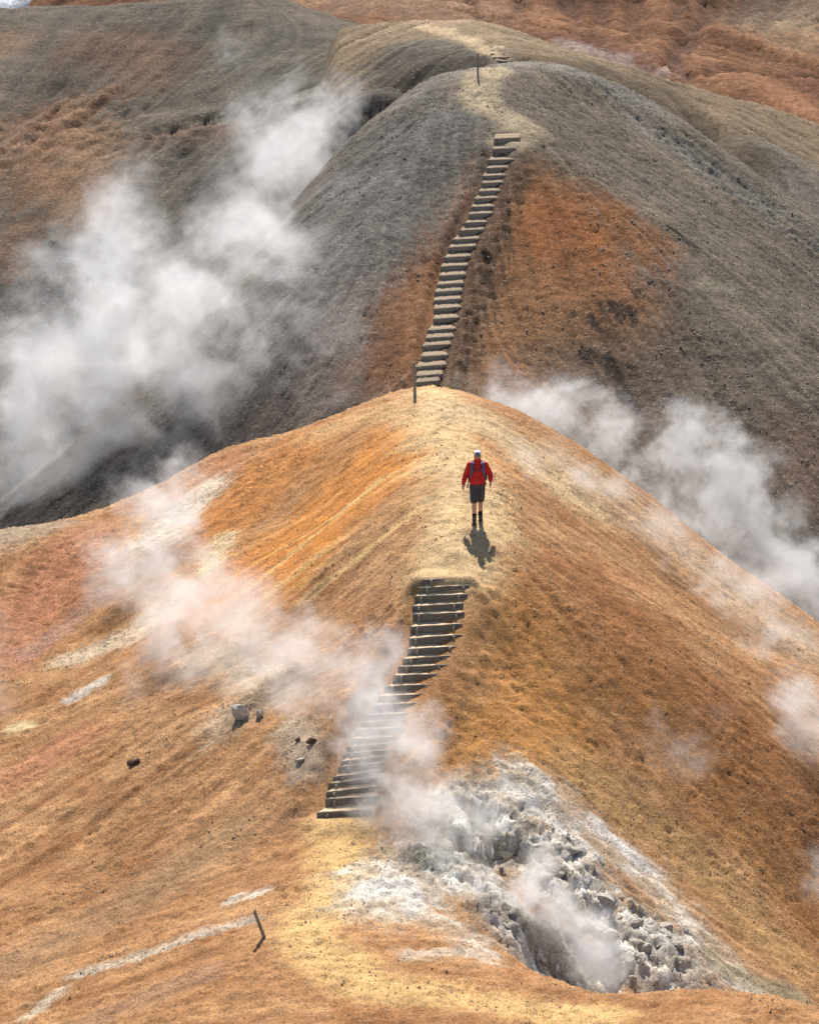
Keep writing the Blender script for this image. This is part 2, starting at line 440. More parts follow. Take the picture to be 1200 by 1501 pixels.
lump = 0.30 * (ridge - 0.55) + 0.12 * (1 - 2.2 * np.abs(fbm(X, Y + 0.3 * soft, 0.45, 3, 0.6, 19))) + 0.08 * (cid - 0.5) * sstep(0.0, 0.22, f2 - f1) + 0.04 * (gid - 0.5) * sstep(0, .15, g2 - g1) - 0.08 * (1 - sstep(0, 0.14, f2 - f1))
near.Z += crater * lump + 0.35 * wide * (1 - crater) * (0.3 * (ridge - 0.55) + 0.22 * (cid - 0.5) * sstep(0.02, 0.3, f2 - f1) + 0.08 * (gid - 0.5))
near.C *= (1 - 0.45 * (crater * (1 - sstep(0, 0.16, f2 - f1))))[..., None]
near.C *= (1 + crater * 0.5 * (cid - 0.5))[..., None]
hollow = near.mask([(705,1240),(745,1245)], 0.42, 0.4)
near.Z -= 0.75 * hollow
vent = near.mask([(800,1412),(880,1425)], 0.5, 0.3)
near.Z -= 0.35 * vent

def carve(T, fl, half, depth, bank):
    """cut the bed of a stairway into the ground"""
    Q = np.array([(a + b) / 2 for a, b in fl]); tt = np.linspace(-1, 1, len(Q))
    co = [np.polyfit(tt, Q[:, k], 4 if k < 2 else 3) for k in range(3)]
    C = list(np.stack([np.polyval(c, np.linspace(-1, 1, 30)) for c in co], -1))
    best = np.full(T.Z.shape, 1e9); zz = T.Z.copy()
    for p, q in zip(C[:-1], C[1:]):
        d, t_ = T.seg(p, q)
        z = p[2] + (q[2] - p[2]) * t_
        zz = np.where(d < best, z, zz); best = np.minimum(best, d)
    def beyond(c0, c1):                      # 1 alongside the flight, 0 past its end
        d = (c0 - c1)[:2]; d = d / np.hypot(*d)
        return sstep(0.25, -0.15, (T.X - c0[0]) * d[0] + (T.Y - c0[1]) * d[1])
    T.Z += beyond(C[0], C[1]) * beyond(C[-1], C[-2]) * 0.16 * np.exp(-((best - half - 0.38) / 0.3) ** 2) * (0.5 + 0.8 * sstep(-.4, .4, fbm(T.X, T.Y, 0.8, 3, 0.6, 71)))
    w = sstep(half + bank, half, best)
    ztop, zbot = C[0][2], C[-1][2]
    k = np.clip((zz - zbot) / (ztop - zbot), 0, 1)
    low = zz - depth * (1 - 0.75 * sstep(0.93, 1.0, k)) - 0.06 * sstep(0.12, 0.0, k)
    T.Z = T.Z * (1 - w) + low * w
    return best
# along the sides the soil lies just under the boards
sd_near = carve(near, LOWER, 0.60, 0.13, 0.45)
near.skirt(2.2, -10.5)
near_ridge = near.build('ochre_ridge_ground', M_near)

# ------------------------------------------------------------------ upper grey hill
pts = [W(*p) for p in [
    (765,185,109.5),(700,140,113),(715,100,117),(800,92,119),(900,118,120),(1000,180,118),(1100,255,116),(1200,330,114),
    (800,300,104),(900,450,98),(760,480,96),(1000,300,109),(1000,500,97),(900,600,92.5),(1100,650,91.5),(1200,800,88),(1200,550,97),(1100,400,104),(1200,450,105),
    (900,220,112),(850,160,115),(1000,230,114),(800,200,109),
    (650,112,116),(590,145,114),(545,180,112),(500,230,110),(440,300,108),(370,390,104),(300,475,101),(200,600,97),(60,750,92),
    (560,350,101),(450,500,96),(400,640,92),(550,500,95),(600,250,106),(750,580,91),(550,590,91.5),(660,160,111.5)]]
for a, b in UPPER[::4]:
    c = (a + b) / 2; pts.append(np.array((c[0], c[1], c[2] - 0.15)))
pts += [H(*p) for p in [(-8,114,-16),(-12,108,-20),(-18,102,-24),(-22,94,-26),(-5,118,-12.5),(-1,121,-9.5),(16,127,-13),(22,126,-17),(28,122,-22),(4,125,-8.6),(4,134,-11.5),
    (30,108,-22),(30,95,-27),(22,86,-26),(14,82,-26),(0,84,-20.5),(-10,84,-24),(-24,84,-28),(11,126,-9.5)]]
up = Terrain(-28, 36, 79, 140, 0.105, pts, 0.02)
X, Y = up.X, up.Y
up.st = up.lic(28, 11, 1); up.st2 = up.lic(45, 12, 4, 1.5)
up.wn = fbm(X, Y, 2.6, 4, 0.55, 21)
t = np.clip(0.5 + 0.8 * up.wn + 0.16 * up.st2, 0, 1)[..., None]
up.C = np.array((0.152, 0.124, 0.095)) * (1 - t) + np.array((0.215, 0.172, 0.124)) * t
P = up.paint
P([(600,200),(540,320),(430,460),(300,640)], 3.6, (0.168,0.160,0.146), 0.85)
P([(560,480),(480,560),(400,640)], 2.6, (0.165,0.125,0.10), 0.8)
P([(660,400),(620,470),(585,540)], 1.6, (0.29,0.125,0.052), 0.8)
P([(790,310),(760,400),(740,520)], 2.9, (0.30,0.135,0.052), 0.85)
P([(830,340),(850,400)], 2.6, (0.33,0.115,0.034), 0.85)
P([(900,330),(930,350)], 1.6, (0.31,0.125,0.042), 0.75)
P([(800,440),(880,480),(860,560)], 2.6, (0.29,0.145,0.065), 0.75)
P([(900,600),(1000,560),(1100,700)], 2.6, (0.165,0.125,0.092), 0.8)
P([(1180,640),(1150,700)], 1.2, (0.24,0.15,0.10), 0.6)
for c_, r_ in (([(900,452),(915,458)], 0.45), ([(858,468),(868,476)], 0.28), ([(935,428)], 0.22), ([(838,462)], 0.2), ([(893,530),(910,560),(915,580)], 0.3),
               ([(1004,520)], 0.22), ([(860,520)], 0.25), ([(980,580),(1005,590)], 0.2), ([(1046,588)], 0.28), ([(930,600)], 0.3), ([(1020,370),(985,340)], 0.2)):
    P(c_, r_, (0.050,0.032,0.024), 0.9, 1.0, 0.4)
P([(1030,415),(1070,425)], 0.35, (0.33,0.28,0.20), 0.6, 0.8)
P([(930,165),(1000,215),(1080,270),(1190,350)], 0.5, (0.30,0.275,0.24), 0.55, 1.2)
P([(980,190),(1100,270),(1195,340)], 0.5, (0.15,0.145,0.13), 0.6, 1.0)
P([(742,205),(768,188),(712,158),(698,140),(703,118),(722,103)], 0.75, (0.47,0.38,0.25), 0.95, 0.45)
P([(575,155),(640,118),(700,101),(800,95),(900,124),(960,158)], 1.0, (0.27,0.25,0.215), 0.7, 0.6, 0.8)  # pale grey crest, its rim light also put into the colour
P([(742,205),(768,188),(712,158),(698,140),(703,118),(722,103)], 0.7, (0.49,0.39,0.255), 0.9, 0.45)
bank = up.mask([(745,260),(705,380),(683,470),(672,540)], 0.75, 0.7)
up.tint(bank * 0.85, (0.12, 0.075, 0.045))  # dark eroded soil, with the bank's shading painted into its colour
P([(718,250),(690,330),(660,390)], 0.35, (0.13,0.09,0.06), 0.5)
up.C *= 0.72 * (1 + 0.14 * up.st + 0.08 * up.st2 + 0.35 * fbm(X, Y, 7, 4, 0.6, 30) + 0.5 * fbm(X, Y, 0.8, 4, 0.6, 22))[..., None]
slope = np.hypot(*np.gradient(up.Z0, up.cell)); rill = sstep(0.15, 0.5, slope)
up.Z += 0.22 * fbm(X, Y, 5, 3, 0.5, 23) + rill * (0.022 * up.st + 0.016 * up.st2) + 0.05 * fbm(X, Y, 0.7, 3, 0.6, 24)
up.Z += 0.095 * (np.random.RandomState(5).rand(*up.Z.shape) - 0.5) * (0.5 + sstep(-.3, .4, fbm(X, Y, 2.2, 3, 0.6, 26))) + 0.05 * fbm(X, Y, 0.35, 2, 0.7, 27)
g1, g2, gid = worley(X, Y, 0.55, 5)
up.Z += bank * (0.12 * fbm(X, Y, 0.35, 2, 0.6, 29) + 0.15 * fbm(X, Y, 0.6, 3, 0.6, 25))
up.Z += up.mask([(930,165),(1000,215),(1080,270),(1190,350)], 0.8, 0.3) * 0.10 * fbm(X, Y, 0.4, 3, 0.7, 28)
up.Z -= 0.45 * up.mask([(900,150),(1000,212),(1100,290),(1190,370)], 1.3, 0.15, 0.9)
carve(up, UPPER, 0.48, 0.2, 0.4)
up.skirt(2.5, -10.5)
upper_hill = up.build('grey_hill_ground', M_upper)

# ------------------------------------------------------------------ dark mountain to the left
pts = [W(*p) for p in [(0,18,160),(230,6,165),(400,0,165),(480,25,157),(560,55,152),(640,95,144),(540,160,126),(400,130,140),(200,150,142),(0,150,145),
    (300,300,127),(100,300,130),(0,450,121),(200,450,118),(100,600,109),(0,700,106),(300,210,134),(150,210,137),(480,120,138),(600,105,136),(420,220,128)]]
pts += [H(*p) for p in [(-45,160,-5),(-45,140,-10),(-45,118,-20),(-45,104,-26),(-25,100,-28),(-10,104,-24),(-3,114,-16),(0,122,-11.5),(-27,175,-9),(-10,176,-9),(2,168,-10),(8,150,-10),(8,132,-11),(-45,176,-9)]]
lm = Terrain(-52, 14, 97, 184, 0.19, pts, 0.05)
X, Y = lm.X, lm.Y
lm.st = lm.lic(24, 31, 1); lm.st2 = lm.lic(40, 32, 4, 1.5); lm.wn = fbm(X, Y, 4.5, 4, 0.55, 31)
t = np.clip(0.5 + 0.9 * lm.wn + 0.16 * lm.st2, 0, 1)[..., None]
lm.C = np.array((0.090, 0.075, 0.058)) * (1 - t) + np.array((0.135, 0.105, 0.078)) * t
P = lm.paint
P([(430,60),(520,120)], 6, (0.115,0.105,0.080), 0.7)
P([(60,420),(180,420),(60,600)], 6, (0.100,0.100,0.096), 0.8)
P([(350,260),(300,340)], 4, (0.092,0.085,0.075), 0.7)
P([(20,215),(90,180),(60,260)], 2.6, (0.24,0.125,0.065), 0.75, 0.9)
P([(110,250),(150,200),(120,300)], 1.8, (0.25,0.15,0.085), 0.75, 0.9)
P([(30,330),(20,400)], 1.0, (0.22,0.12,0.06), 0.6, 0.9)
P([(150,70),(220,80),(200,120)], 2.2, (0.17,0.095,0.055), 0.6, 0.9)
P([(250,200),(330,190)], 1.2, (0.16,0.095,0.06), 0.6, 0.9)
P([(5,60)], 1.8, (0.24,0.15,0.09), 0.6)
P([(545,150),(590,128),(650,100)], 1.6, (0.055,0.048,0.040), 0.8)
P([(548,165),(490,240),(400,345),(300,465)], 1.1, (0.055,0.050,0.046), 0.8, 0.4)  # shadow line along the gully, put into the soil colour
lm.C *= 0.82 * (1 + 0.12 * lm.st + 0.10 * lm.st2 + 0.3 * fbm(X, Y, 12, 3, 0.6, 39) + 0.5 * fbm(X, Y, 1.5, 4, 0.6, 33))[..., None]
lm.Z += 0.5 * fbm(X, Y, 8, 3, 0.5, 34) + 0.035 * lm.st + 0.04 * lm.st2 + 0.10 * fbm(X, Y, 1.2, 4, 0.6, 35)
brow = lm.mask([(20,215),(95,178),(160,180),(200,215)], 3.0, 0.9)
f1, f2, cid = worley(X + 0.8 * lm.wn, Y, 1.6, 9)
lm.Z += brow * (0.5 * (0.5 - 2 * np.abs(fbm(X, Y, 3.2, 5, 0.62, 36))) + 0.12 * lm.st2)
lm.Z -= 0.35 * lm.mask([(640,122),(480,150),(330,170),(240,190)], 0.9, 0.8)
lm.Z -= 1.0 * lm.mask([(548,150),(540,185)], 0.8, 0.6)
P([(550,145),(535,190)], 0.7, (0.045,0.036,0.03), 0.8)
lm.skirt(5, -10.5)
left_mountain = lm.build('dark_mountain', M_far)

# ------------------------------------------------------------------ brown hillock behind the crest
pts = [W(*p) for p in [(520,42,146),(600,38,143),(700,40,140),(760,55,139),(860,85,138.5),(1000,128,138),(1100,150,137),(1200,185,135),
    (745,94,128),(700,72,132.5),(650,60,135.5),(900,114,130.5),(1050,170,128.5),(1100,220,124.5),(1200,290,121),(1200,240,127.5),(640,92,130)]]
pts += [H(*p) for p in [(-6,156,-9),(6,152,-9),(18,150,-12),(34,148,-17),(4,123,-10.2),(14,125,-11),(26,117,-15.0),(4,115,-14),(14,115,-16),(26,109,-20),(-6,118,-17),(38,110,-23),(-8,138,-8),(-14,150,-9),(38,134,-15),(44,125,-20)]]
mh = Terrain(-18, 50, 107, 172, 0.19, pts, 0.05)
X, Y = mh.X, mh.Y
mh.st = mh.lic(24, 41, 1); mh.st2 = mh.lic(40, 42, 4, 1.5); mh.wn = fbm(X, Y, 4, 4, 0.55, 41)
t = np.clip(0.5 + 0.9 * mh.wn + 0.16 * mh.st2, 0, 1)[..., None]
mh.C = np.array((0.125, 0.090, 0.054)) * (1 - t) + np.array((0.185, 0.135, 0.084)) * t
P = mh.paint
P([(742,93),(715,78),(690,62),(650,48),(620,44)], 0.5, (0.34,0.25,0.155), 0.9, 0.4)
P([(620,75),(680,85)], 2.5, (0.09,0.085,0.07), 0.7)
P([(1100,240),(1200,290)], 3, (0.15,0.14,0.12), 0.7)
P([(590,95),(660,92),(690,90)], 2.0, (0.060,0.052,0.042), 0.8)
P([(742,93),(715,78),(690,62),(650,48),(620,44)], 0.45, (0.34,0.25,0.155), 0.9, 0.3)
P([(600,118),(660,100),(690,93)], 1.3, (0.055,0.045,0.033), 0.85, 0.4)
P([(770,88),(860,108),(960,146),(1100,232)], 1.4, (0.085,0.060,0.036), 0.8, 0.5)
mh.C *= (1 + 0.13 * mh.st + 0.13 * mh.st2 + 0.4 * fbm(X, Y, 1.3, 4, 0.6, 43))[..., None]
mh.Z += 0.35 * fbm(X, Y, 6, 3, 0.5, 44) + 0.045 * mh.st + 0.06 * mh.st2 + 0.08 * fbm(X, Y, 1.0, 4, 0.6, 45)
mh.Z -= 16 * sstep(-3.5, -9, X)
mh.skirt(5, -10.5)
mid_hill = mh.build('brown_hillock', M_far)

# ------------------------------------------------------------------ red mountain and snowfield far behind
pts = [W(*p) for p in [(1200,170,192),(1000,110,198),(860,78,203),(640,30,214),(450,0,224),(1200,90,212),(1000,50,222),(800,30,225),(1200,0,236),(1000,0,240),(800,0,238),(600,0,232)]]
pts += [H(*p) for p in [(60,190,-12),(90,210,-8),(60,240,4),(60,300,26),(20,300,24),(-15,290,20),(100,300,26),(-30,225,-9),(-40,250,-6),(-40,300,10),(0,176,-18),(40,172,-20),(80,175,-20),(30,370,40),(90,370,42),(-30,370,30)]]
rm = Terrain(-45, 110, 170, 380, 0.5, pts, 0.1)
X, Y = rm.X, rm.Y
rm.st = rm.lic(24, 51, 1); rm.st2 = rm.lic(50, 52, 6, 1.5); rm.wn = fbm(X, Y, 14, 5, 0.55, 51)
t = np.clip(0.5 + 0.9 * rm.wn + 0.2 * rm.st2, 0, 1)[..., None]
rm.C = np.array((0.15, 0.058, 0.027)) * (1 - t) + np.array((0.24, 0.115, 0.056)) * t
P = rm.paint
P([(500,10),(640,25),(680,10)], 6, (0.27,0.18,0.115), 0.6)
P([(870,78),(905,82),(915,92)], 2.2, (0.55,0.48,0.43), 0.9, 1.2, 0.4)
P([(970,105),(978,102)], 1.2, (0.62,0.50,0.46), 0.9, 0.8)
P([(1150,20),(1190,40)], 6, (0.16,0.145,0.11), 0.6)
P([(1130,40),(1180,80)], 4, (0.28,0.19,0.115), 0.6)
P([(850,70),(960,95)], 4, (0.17,0.075,0.045), 0.6)
rm.C *= 0.74 * (1 + 0.13 * rm.st + 0.15 * rm.st2 + 0.4 * fbm(X, Y, 4, 4, 0.6, 53))[..., None]
rm.Z += 1.3 * fbm(X, Y, 26, 4, 0.5, 54) + 0.12 * rm.st + 0.28 * rm.st2 + 0.4 * fbm(X, Y, 4, 4, 0.6, 55)
gul = rm.mask([(1042,0),(1035,25),(1000,70),(985,100)], 0.9, 0.5)
for g_ in ([(765,0),(745,30),(740,45)], [(690,0),(715,38)], [(885,0),(868,40),(880,60)], [(835,0),(850,50)], [(935,0),(925,30),(935,60)], [(1000,0),(992,30)], [(985,110),(1080,100),(1200,112)]):
    gul = np.maximum(gul, 0.55 * rm.mask(g_, 0.7, 0.8))
rm.tint(gul * 0.75, (0.075, 0.042, 0.028))
rm.Z -= 0.8 * gul
rm.skirt(8, -10.5)
red_mountain = rm.build('red_mountain', M_red)
pts = [H(-140,400,-13),(H(0,400,-13)),H(-140,520,14),H(0,520,14),H(-70,460,-1),H(-140,600,34),H(0,600,34)]
sn = Terrain(-150, 10, 395, 620, 2.0, pts, 0.1)
sn.st = sn.lic(20, 61, 1); sn.C[:] = (0.74, 0.75, 0.77)
sn.tint(sstep(0.9, 1.8, sn.st), (0.35, 0.32, 0.30))
sn.Z += 0.6 * sn.st + 3 * fbm(sn.X, sn.Y, 40, 3, 0.5, 61)
sn.skirt(20, -10.5)
sn.build('snowfield', M_red)
# the valley floor under everything, out to the horizon
me = bpy.data.meshes.new('valley_ground')
me.from_pydata([(-3000,-3000,-10),(3000,-3000,-10),(3000,3000,-10),(-3000,3000,-10)], [], [(0,1,2,3)])
me.materials.append(plain_mat('valley_soil', (0.14,0.115,0.09), 0.95, 0.3, 0.2))
vg = bpy.data.objects.new('valley_ground', me); COL.objects.link(vg); vg['kind'] = 'structure'

# ------------------------------------------------------------------ object helpers
def tag(o, label, cat, group=None, kind=None):
    o['label'] = label; o['category'] = cat
    if group: o['group'] = group
    if kind: o['kind'] = kind
    return o
def empty(name, loc):
    o = bpy.data.objects.new(name, None); COL.objects.link(o); o.location = loc; o.empty_display_size = 0.2
    return o
def link_mesh(name, me, mat, parent=None, smooth=False):
    if mat and not me.materials: me.materials.append(mat)
    if smooth:
        me.polygons.foreach_set('use_smooth', [True] * len(me.polygons))
    o = bpy.data.objects.new(name, me); COL.objects.link(o)
    if parent is not None:
        o.parent = parent
    return o
def from_bm(name, bm, mat, parent=None, smooth=False):
    me = bpy.data.meshes.new(name); bm.to_mesh(me); bm.free()
    return link_mesh(name, me, mat, parent, smooth)
rnd = random.Random(3)

# ------------------------------------------------------------------ stairways
def plank_mesh(name, L, h, th, seed, segs=7):
    """a worn board on edge, x along it, top edge at z = 0, split and rounded a little"""
    r = random.Random(seed)
    bm = bmesh.new(); rings = []
    for k in range(segs + 1):
        x = -L / 2 + L * k / segs
        if 0 < k < segs: x += r.uniform(-.02, .02)
        dt, dz, db = r.uniform(-.006, .004), r.uniform(-.010, .006), r.uniform(-.02, .02)
        c = 0.008
        ring = [(-th/2 + dt, -h + db), (-th/2 + dt, -c + dz), (-th/2 + c + dt, dz), (th/2 - c, dz), (th/2, -c + dz), (th/2, -h + db)]
        rings.append([bm.verts.new((x, y, z)) for y, z in ring])
    for a, b in zip(rings[:-1], rings[1:]):
        for i in range(6):
            bm.faces.new((a[i], a[(i+1) % 6], b[(i+1) % 6], b[i]))
    bm.faces.new(rings[0][::-1]); bm.faces.new(rings[-1])
    bmesh.ops.recalc_face_normals(bm, faces=bm.faces)
    me = bpy.data.meshes.new(name); bm.to_mesh(me); bm.free(); return me
def stake_mesh(name, w, h):
    bm = bmesh.new()
    prof = [(-h, 0.35), (-h * 0.75, 1), (-0.01, 1), (0, 0.8)]
    rings = [[bm.verts.new((sx * w / 2 * k, sy * w / 2 * k, z + (0.012 * sx if z == 0 else 0))) for sx, sy in ((-1,-1),(1,-1),(1,1),(-1,1))] for z, k in prof]
    for a, b in zip(rings[:-1], rings[1:]):
        for i in range(4): bm.faces.new((a[i], a[(i+1) % 4], b[(i+1) % 4], b[i]))
    bm.faces.new(rings[0][::-1]); bm.faces.new(rings[-1])
    me = bpy.data.meshes.new(name); bm.to_mesh(me); bm.free(); return me
def stairway(name, fl, label, h, th, mat_tread, seed, over=-0.002, sag=0.02, lift=0.008, mat_board=None):
    r = random.Random(seed)
    base = (fl[-1][0] + fl[-1][1]) / 2
    root = empty(name, base); tag(root, label, 'stairs')
    stake = stake_mesh('stake', 0.055, h + 0.16); stake.materials.append(M_stake)
    n = len(fl)
    for i, (a, b) in enumerate(fl):
        c = (a + b) / 2; d = b - a
        L = float(np.hypot(d[0], d[1])) * (1 + r.uniform(-.01, .03))
        yaw = math.atan2(d[1], d[0])
        hh = h * r.uniform(0.88, 1.12)
        if i + 1 < n:
            hh = max(0.10, min(hh, float(c[2] - (fl[i+1][0][2])) + 0.05))
        pl = link_mesh('step_board', plank_mesh('step_board', L, hh + 0.04, th * r.uniform(.85, 1.15), seed * 100 + i), mat_board or M_plank, root)
        pl.location = Vector(c - base); pl.rotation_euler = (r.uniform(-.05, .03), r.uniform(-.018, .018), yaw)
        for sx in (-0.36, 0.33):
            st = link_mesh('stake', stake, None, pl)
            st.location = (sx * L + r.uniform(-.05, .05), -th / 2 - 0.028, -0.012 - r.uniform(0, .03)); st.rotation_euler = (r.uniform(-.04, .04), r.uniform(-.06, .06), 0)
        # earth packed behind this board, up to the foot of the next one
        nx = fl[i-1] if i > 0 else None
        bk = 0.50 if nx is None else max(0.12, float(np.hypot(*((nx[0] + nx[1]) / 2 - c)[:2])) + 0.02)
        off = (nx[0] + nx[1]) / 2 - c if nx is not None else np.array((0.05, bk, 0.05))
        bm = bmesh.new(); nu, nv = 12, 5; g = []
        e = d / np.hypot(d[0], d[1])
        for jv in range(nv + 1):
            v = jv / nv; row = []
            for iu in range(nu + 1):
                u = iu / nu - 0.5
                p = c + e * u * L * 0.99 + np.array((off[0], off[1], 0)) * v
                z = c[2] + over - sag * math.sin(math.pi * v) * (1 - (2 * u) ** 4) + r.uniform(-.010, .012) + lift * v
                if jv == 0: z -= 0.014
                if iu in (0, nu): z -= 0.04
                row.append(bm.verts.new((p[0] - base[0], p[1] - base[1], z - base[2])))
            g.append(row)
        for jv in range(nv):
            for iu in range(nu):
                bm.faces.new((g[jv][iu], g[jv][iu+1], g[jv+1][iu+1], g[jv+1][iu]))
        bd = [g[0][k] for k in range(nu + 1)] + [g[k][nu] for k in range(1, nv + 1)] + [g[nv][k] for k in range(nu - 1, -1, -1)] + [g[k][0] for k in range(nv - 1, 0, -1)]
        lowv = [bm.verts.new((v_.co.x, v_.co.y, v_.co.z - h - 0.1)) for v_ in bd]
        m_ = len(bd)
        for k in range(m_):
            bm.faces.new((bd[k], lowv[k], lowv[(k+1) % m_], bd[(k+1) % m_]))
        tr = from_bm('tread', bm, mat_tread, root, True)
    return root
stairway('timber_stairway', LOWER, 'long timber-board stairway dug into the ochre ridge below the hiker, half veiled in steam', 0.165, 0.045, M_tread, 5)
stairway('timber_stairway', UPPER, 'steep stairway of pale worn boards climbing the grey hill beside the rust patch', 0.14, 0.07, M_tread_up, 6, 0.0, 0.02, 0.12, M_plank_pale)
rows3 = [(722,70,738,69), (720,75,739,74), (719,80,742,79), (722,85,746,84), (728,90,750,89)]
top3 = []
for i, (xa, ya, xb, yb) in enumerate(rows3):
    a = mh.hit(xa, ya); b = mh.hit(xb, yb); z = (a[2] + b[2]) / 2 + 0.02; b[1] = a[1]; a[2] = b[2] = z
    top3.append((a, b))
stairway('timber_stairway', top3, 'short far-off run of low steps on the brown hillock path', 0.18, 0.07, plain_mat('far_tread', (0.33, 0.25, 0.16), 0.95, 0.3, 9), 8, 0.0, 0.02, 0.05, M_plank_pale)

# ------------------------------------------------------------------ marker posts
def post(px, py, T, h, w, tilt, label):
    p = T.hit(px, py)
    bm = bmesh.new()
    prof = [(-0.25, 0.9), (0, 1.0), (h * 0.5, 0.97), (h - 0.012, 0.95), (h, 0.82)]
    rings = []
    for z, k in prof:
        rings.append([bm.verts.new((sx * w / 2 * k, sy * w / 2 * k, z + (0.02 * sx if z >= h - 0.02 else 0))) for sx, sy in ((-1,-.75),(-.75,-1),(.75,-1),(1,-.75),(1,.75),(.75,1),(-.75,1),(-1,.75))])
    for a, b in zip(rings[:-1], rings[1:]):
        for i in range(8): bm.faces.new((a[i], a[(i+1) % 8], b[(i+1) % 8], b[i]))
    bm.faces.new(rings[0][::-1]); bm.faces.new(rings[-1])
    o = from_bm('marker_post', bm, M_stake); o.location = p; o.rotation_euler = tilt
    return tag(o, label, 'post')
post(608, 581, near, 0.98, 0.075, (0, -0.03, 0.3), 'upright wooden trail post on the pale crest of the ochre ridge')
post(387, 1374, near, 0.60, 0.065, (0.1, -0.32, 0.2), 'leaning wooden trail post on the tan slope beside the white streak')
post(700, 112, up, 0.95, 0.08, (0, 0, 0.1), 'distant wooden trail post on the grey hilltop beside the path')

# ------------------------------------------------------------------ rocks
def rock_mesh(name, seed, flat=1.0, sub=2, cuts=9):
    r = np.random.RandomState(seed)
    bm = bmesh.new(); bmesh.ops.create_icosphere(bm, subdivisions=sub, radius=1)
    pl = [(lambda v: v / np.linalg.norm(v))(r.randn(3)) for _ in range(cuts)]; dd = r.uniform(0.42, 0.82, cuts)
    for v in bm.verts:
        p = np.array(v.co)
        for n, d in zip(pl, dd):
            s_ = p @ n
            if s_ > d: p = p - n * (s_ - d) * 0.92
        p = p * (1 + 0.05 * r.randn()); p[2] *= flat
        v.co = p
    me = bpy.data.meshes.new(name); bm.to_mesh(me); bm.free(); return me
rocks = [rock_mesh('stone', 100 + k, 0.8) for k in range(8)]
for m_ in rocks: m_.materials.append(M_rock)
rr = np.random.RandomState(12)
n_st = 0
for k in range(900):
    if n_st >= 55: break
    px, py = rr.uniform(640, 1060), rr.uniform(1210, 1445)
    p = near.hit(px, py)
    cval = float(near.sample(p[0], p[1], crater))
    if cval < 0.55 or rr.rand() > cval: continue
    # larger blocks gather in the lower right of the crater
    big = 1.0 if (px > 860 and py > 1290) or rr.rand() < 0.2 else 0.55
    s_ = (0.045 + 0.12 * rr.rand() ** 2) * (0.6 + big * 0.7)
    o = bpy.data.objects.new('stone', rocks[rr.randint(8)]); COL.objects.link(o)
    o.parent = near_ridge
    o.location = (p[0], p[1], p[2] - 0.15 * s_)
    o.scale = (s_ * rr.uniform(.8, 1.4), s_ * rr.uniform(.8, 1.3), s_ * rr.uniform(.7, 1.1))
    o.rotation_euler = tuple(rr.uniform(-.4, .4, 2)) + (rr.uniform(0, 6.28),)
    n_st += 1
def boulder(px, py, sc, rot, mat, seed, label, cat='rock', sink=0.25):
    p = near.hit(px, py)
    me = rock_mesh('boulder', seed, 1.0, 2, 14); me.materials.append(mat)
    o = bpy.data.objects.new('boulder', me); COL.objects.link(o)
    o.location = (p[0], p[1], p[2] + sc[2] * (1 - sink) * 0.7); o.scale = sc; o.rotation_euler = rot
    return tag(o, label, cat)
boulder(350, 1054, (0.24, 0.2, 0.27), (0.1, 0.15, 0.3), M_rock_pale, 31, 'large pale grey boulder on the ochre slope in thin steam')
boulder(380, 1052, (0.11, 0.1, 0.19), (0, 0.2, 0.9), M_rock_pale, 32, 'narrow pale grey rock standing beside the large pale boulder')
boulder(195, 1121, (0.20, 0.12, 0.10), (0, -0.3, 0.2), M_rock_dark, 33, 'lone dark brown stone on the orange slope below the boulders')
boulder(458, 1090, (0.16, 0.10, 0.09), (0, -0.3, 0.2), M_rock_dark, 34, 'dark brown wedge-shaped stone close to the lower stairway')
boulder(436, 1088, (0.075, 0.07, 0.07), (0, -0.2, 0.7), M_rock_dark, 35, 'small dark stone next to the dark wedge-shaped stone')
boulder(440, 1117, (0.12, 0.10, 0.06), (0, -0.15, 0.2), M_rock_pale, 36, 'flat pale stone lying below the dark wedge-shaped stone')
def gravel(name, T, n, smin, smax, mat, seed, keep, label):
    """loose grit: far too much to count, one mesh"""
    r = np.random.RandomState(seed)
    x = T.x0 + 2.5 + r.rand(n * 5) * ((T.nx - 1) * T.cell - 5); y = T.y0 + 2.5 + r.rand(n * 5) * ((T.ny - 1) * T.cell - 5)
    k = keep(x, y); x, y = x[k][:n], y[k][:n]; n = len(x)
    z = T.sample(x, y)
    s_ = smin + (smax - smin) * r.rand(n) ** 3
    base = np.array([(1,0,0),(0,1,0),(-1,0,0),(0,-1,0),(0,0,1),(0,0,-1)], float)
    v = base[None] * s_[:, None, None] * r.uniform(0.6, 1.3, (n, 6, 1))
    a = r.rand(n) * 6.28; ca, sa = np.cos(a), np.sin(a)
    vx = v[..., 0] * ca[:, None] - v[..., 1] * sa[:, None] + x[:, None]; vy = v[..., 0] * sa[:, None] + v[..., 1] * ca[:, None] + y[:, None]
    vz = v[..., 2] * 0.8 + (z + 0.25 * s_)[:, None]
    F = np.array([(0,1,4),(1,2,4),(2,3,4),(3,0,4),(1,0,5),(2,1,5),(3,2,5),(0,3,5)])
    idx = (np.arange(n)[:, None, None] * 6 + F[None]).reshape(-1, 3)
    me = bpy.data.meshes.new(name); me.from_pydata(np.stack([vx, vy, vz], -1).reshape(-1, 3).tolist(), [], idx.tolist())
    me.materials.append(mat)
    o = bpy.data.objects.new(name, me); COL.objects.link(o)
    return tag(o, label, 'gravel', kind='stuff')
nz = lambda x, y: fbm(x, y, 3.0, 3, 0.6, 77)
M_gr1 = plain_mat('ochre_grit', (0.42, 0.26, 0.13), 0.95, 0.4, 3.1, 0, (0.62, 0.48, 0.32))
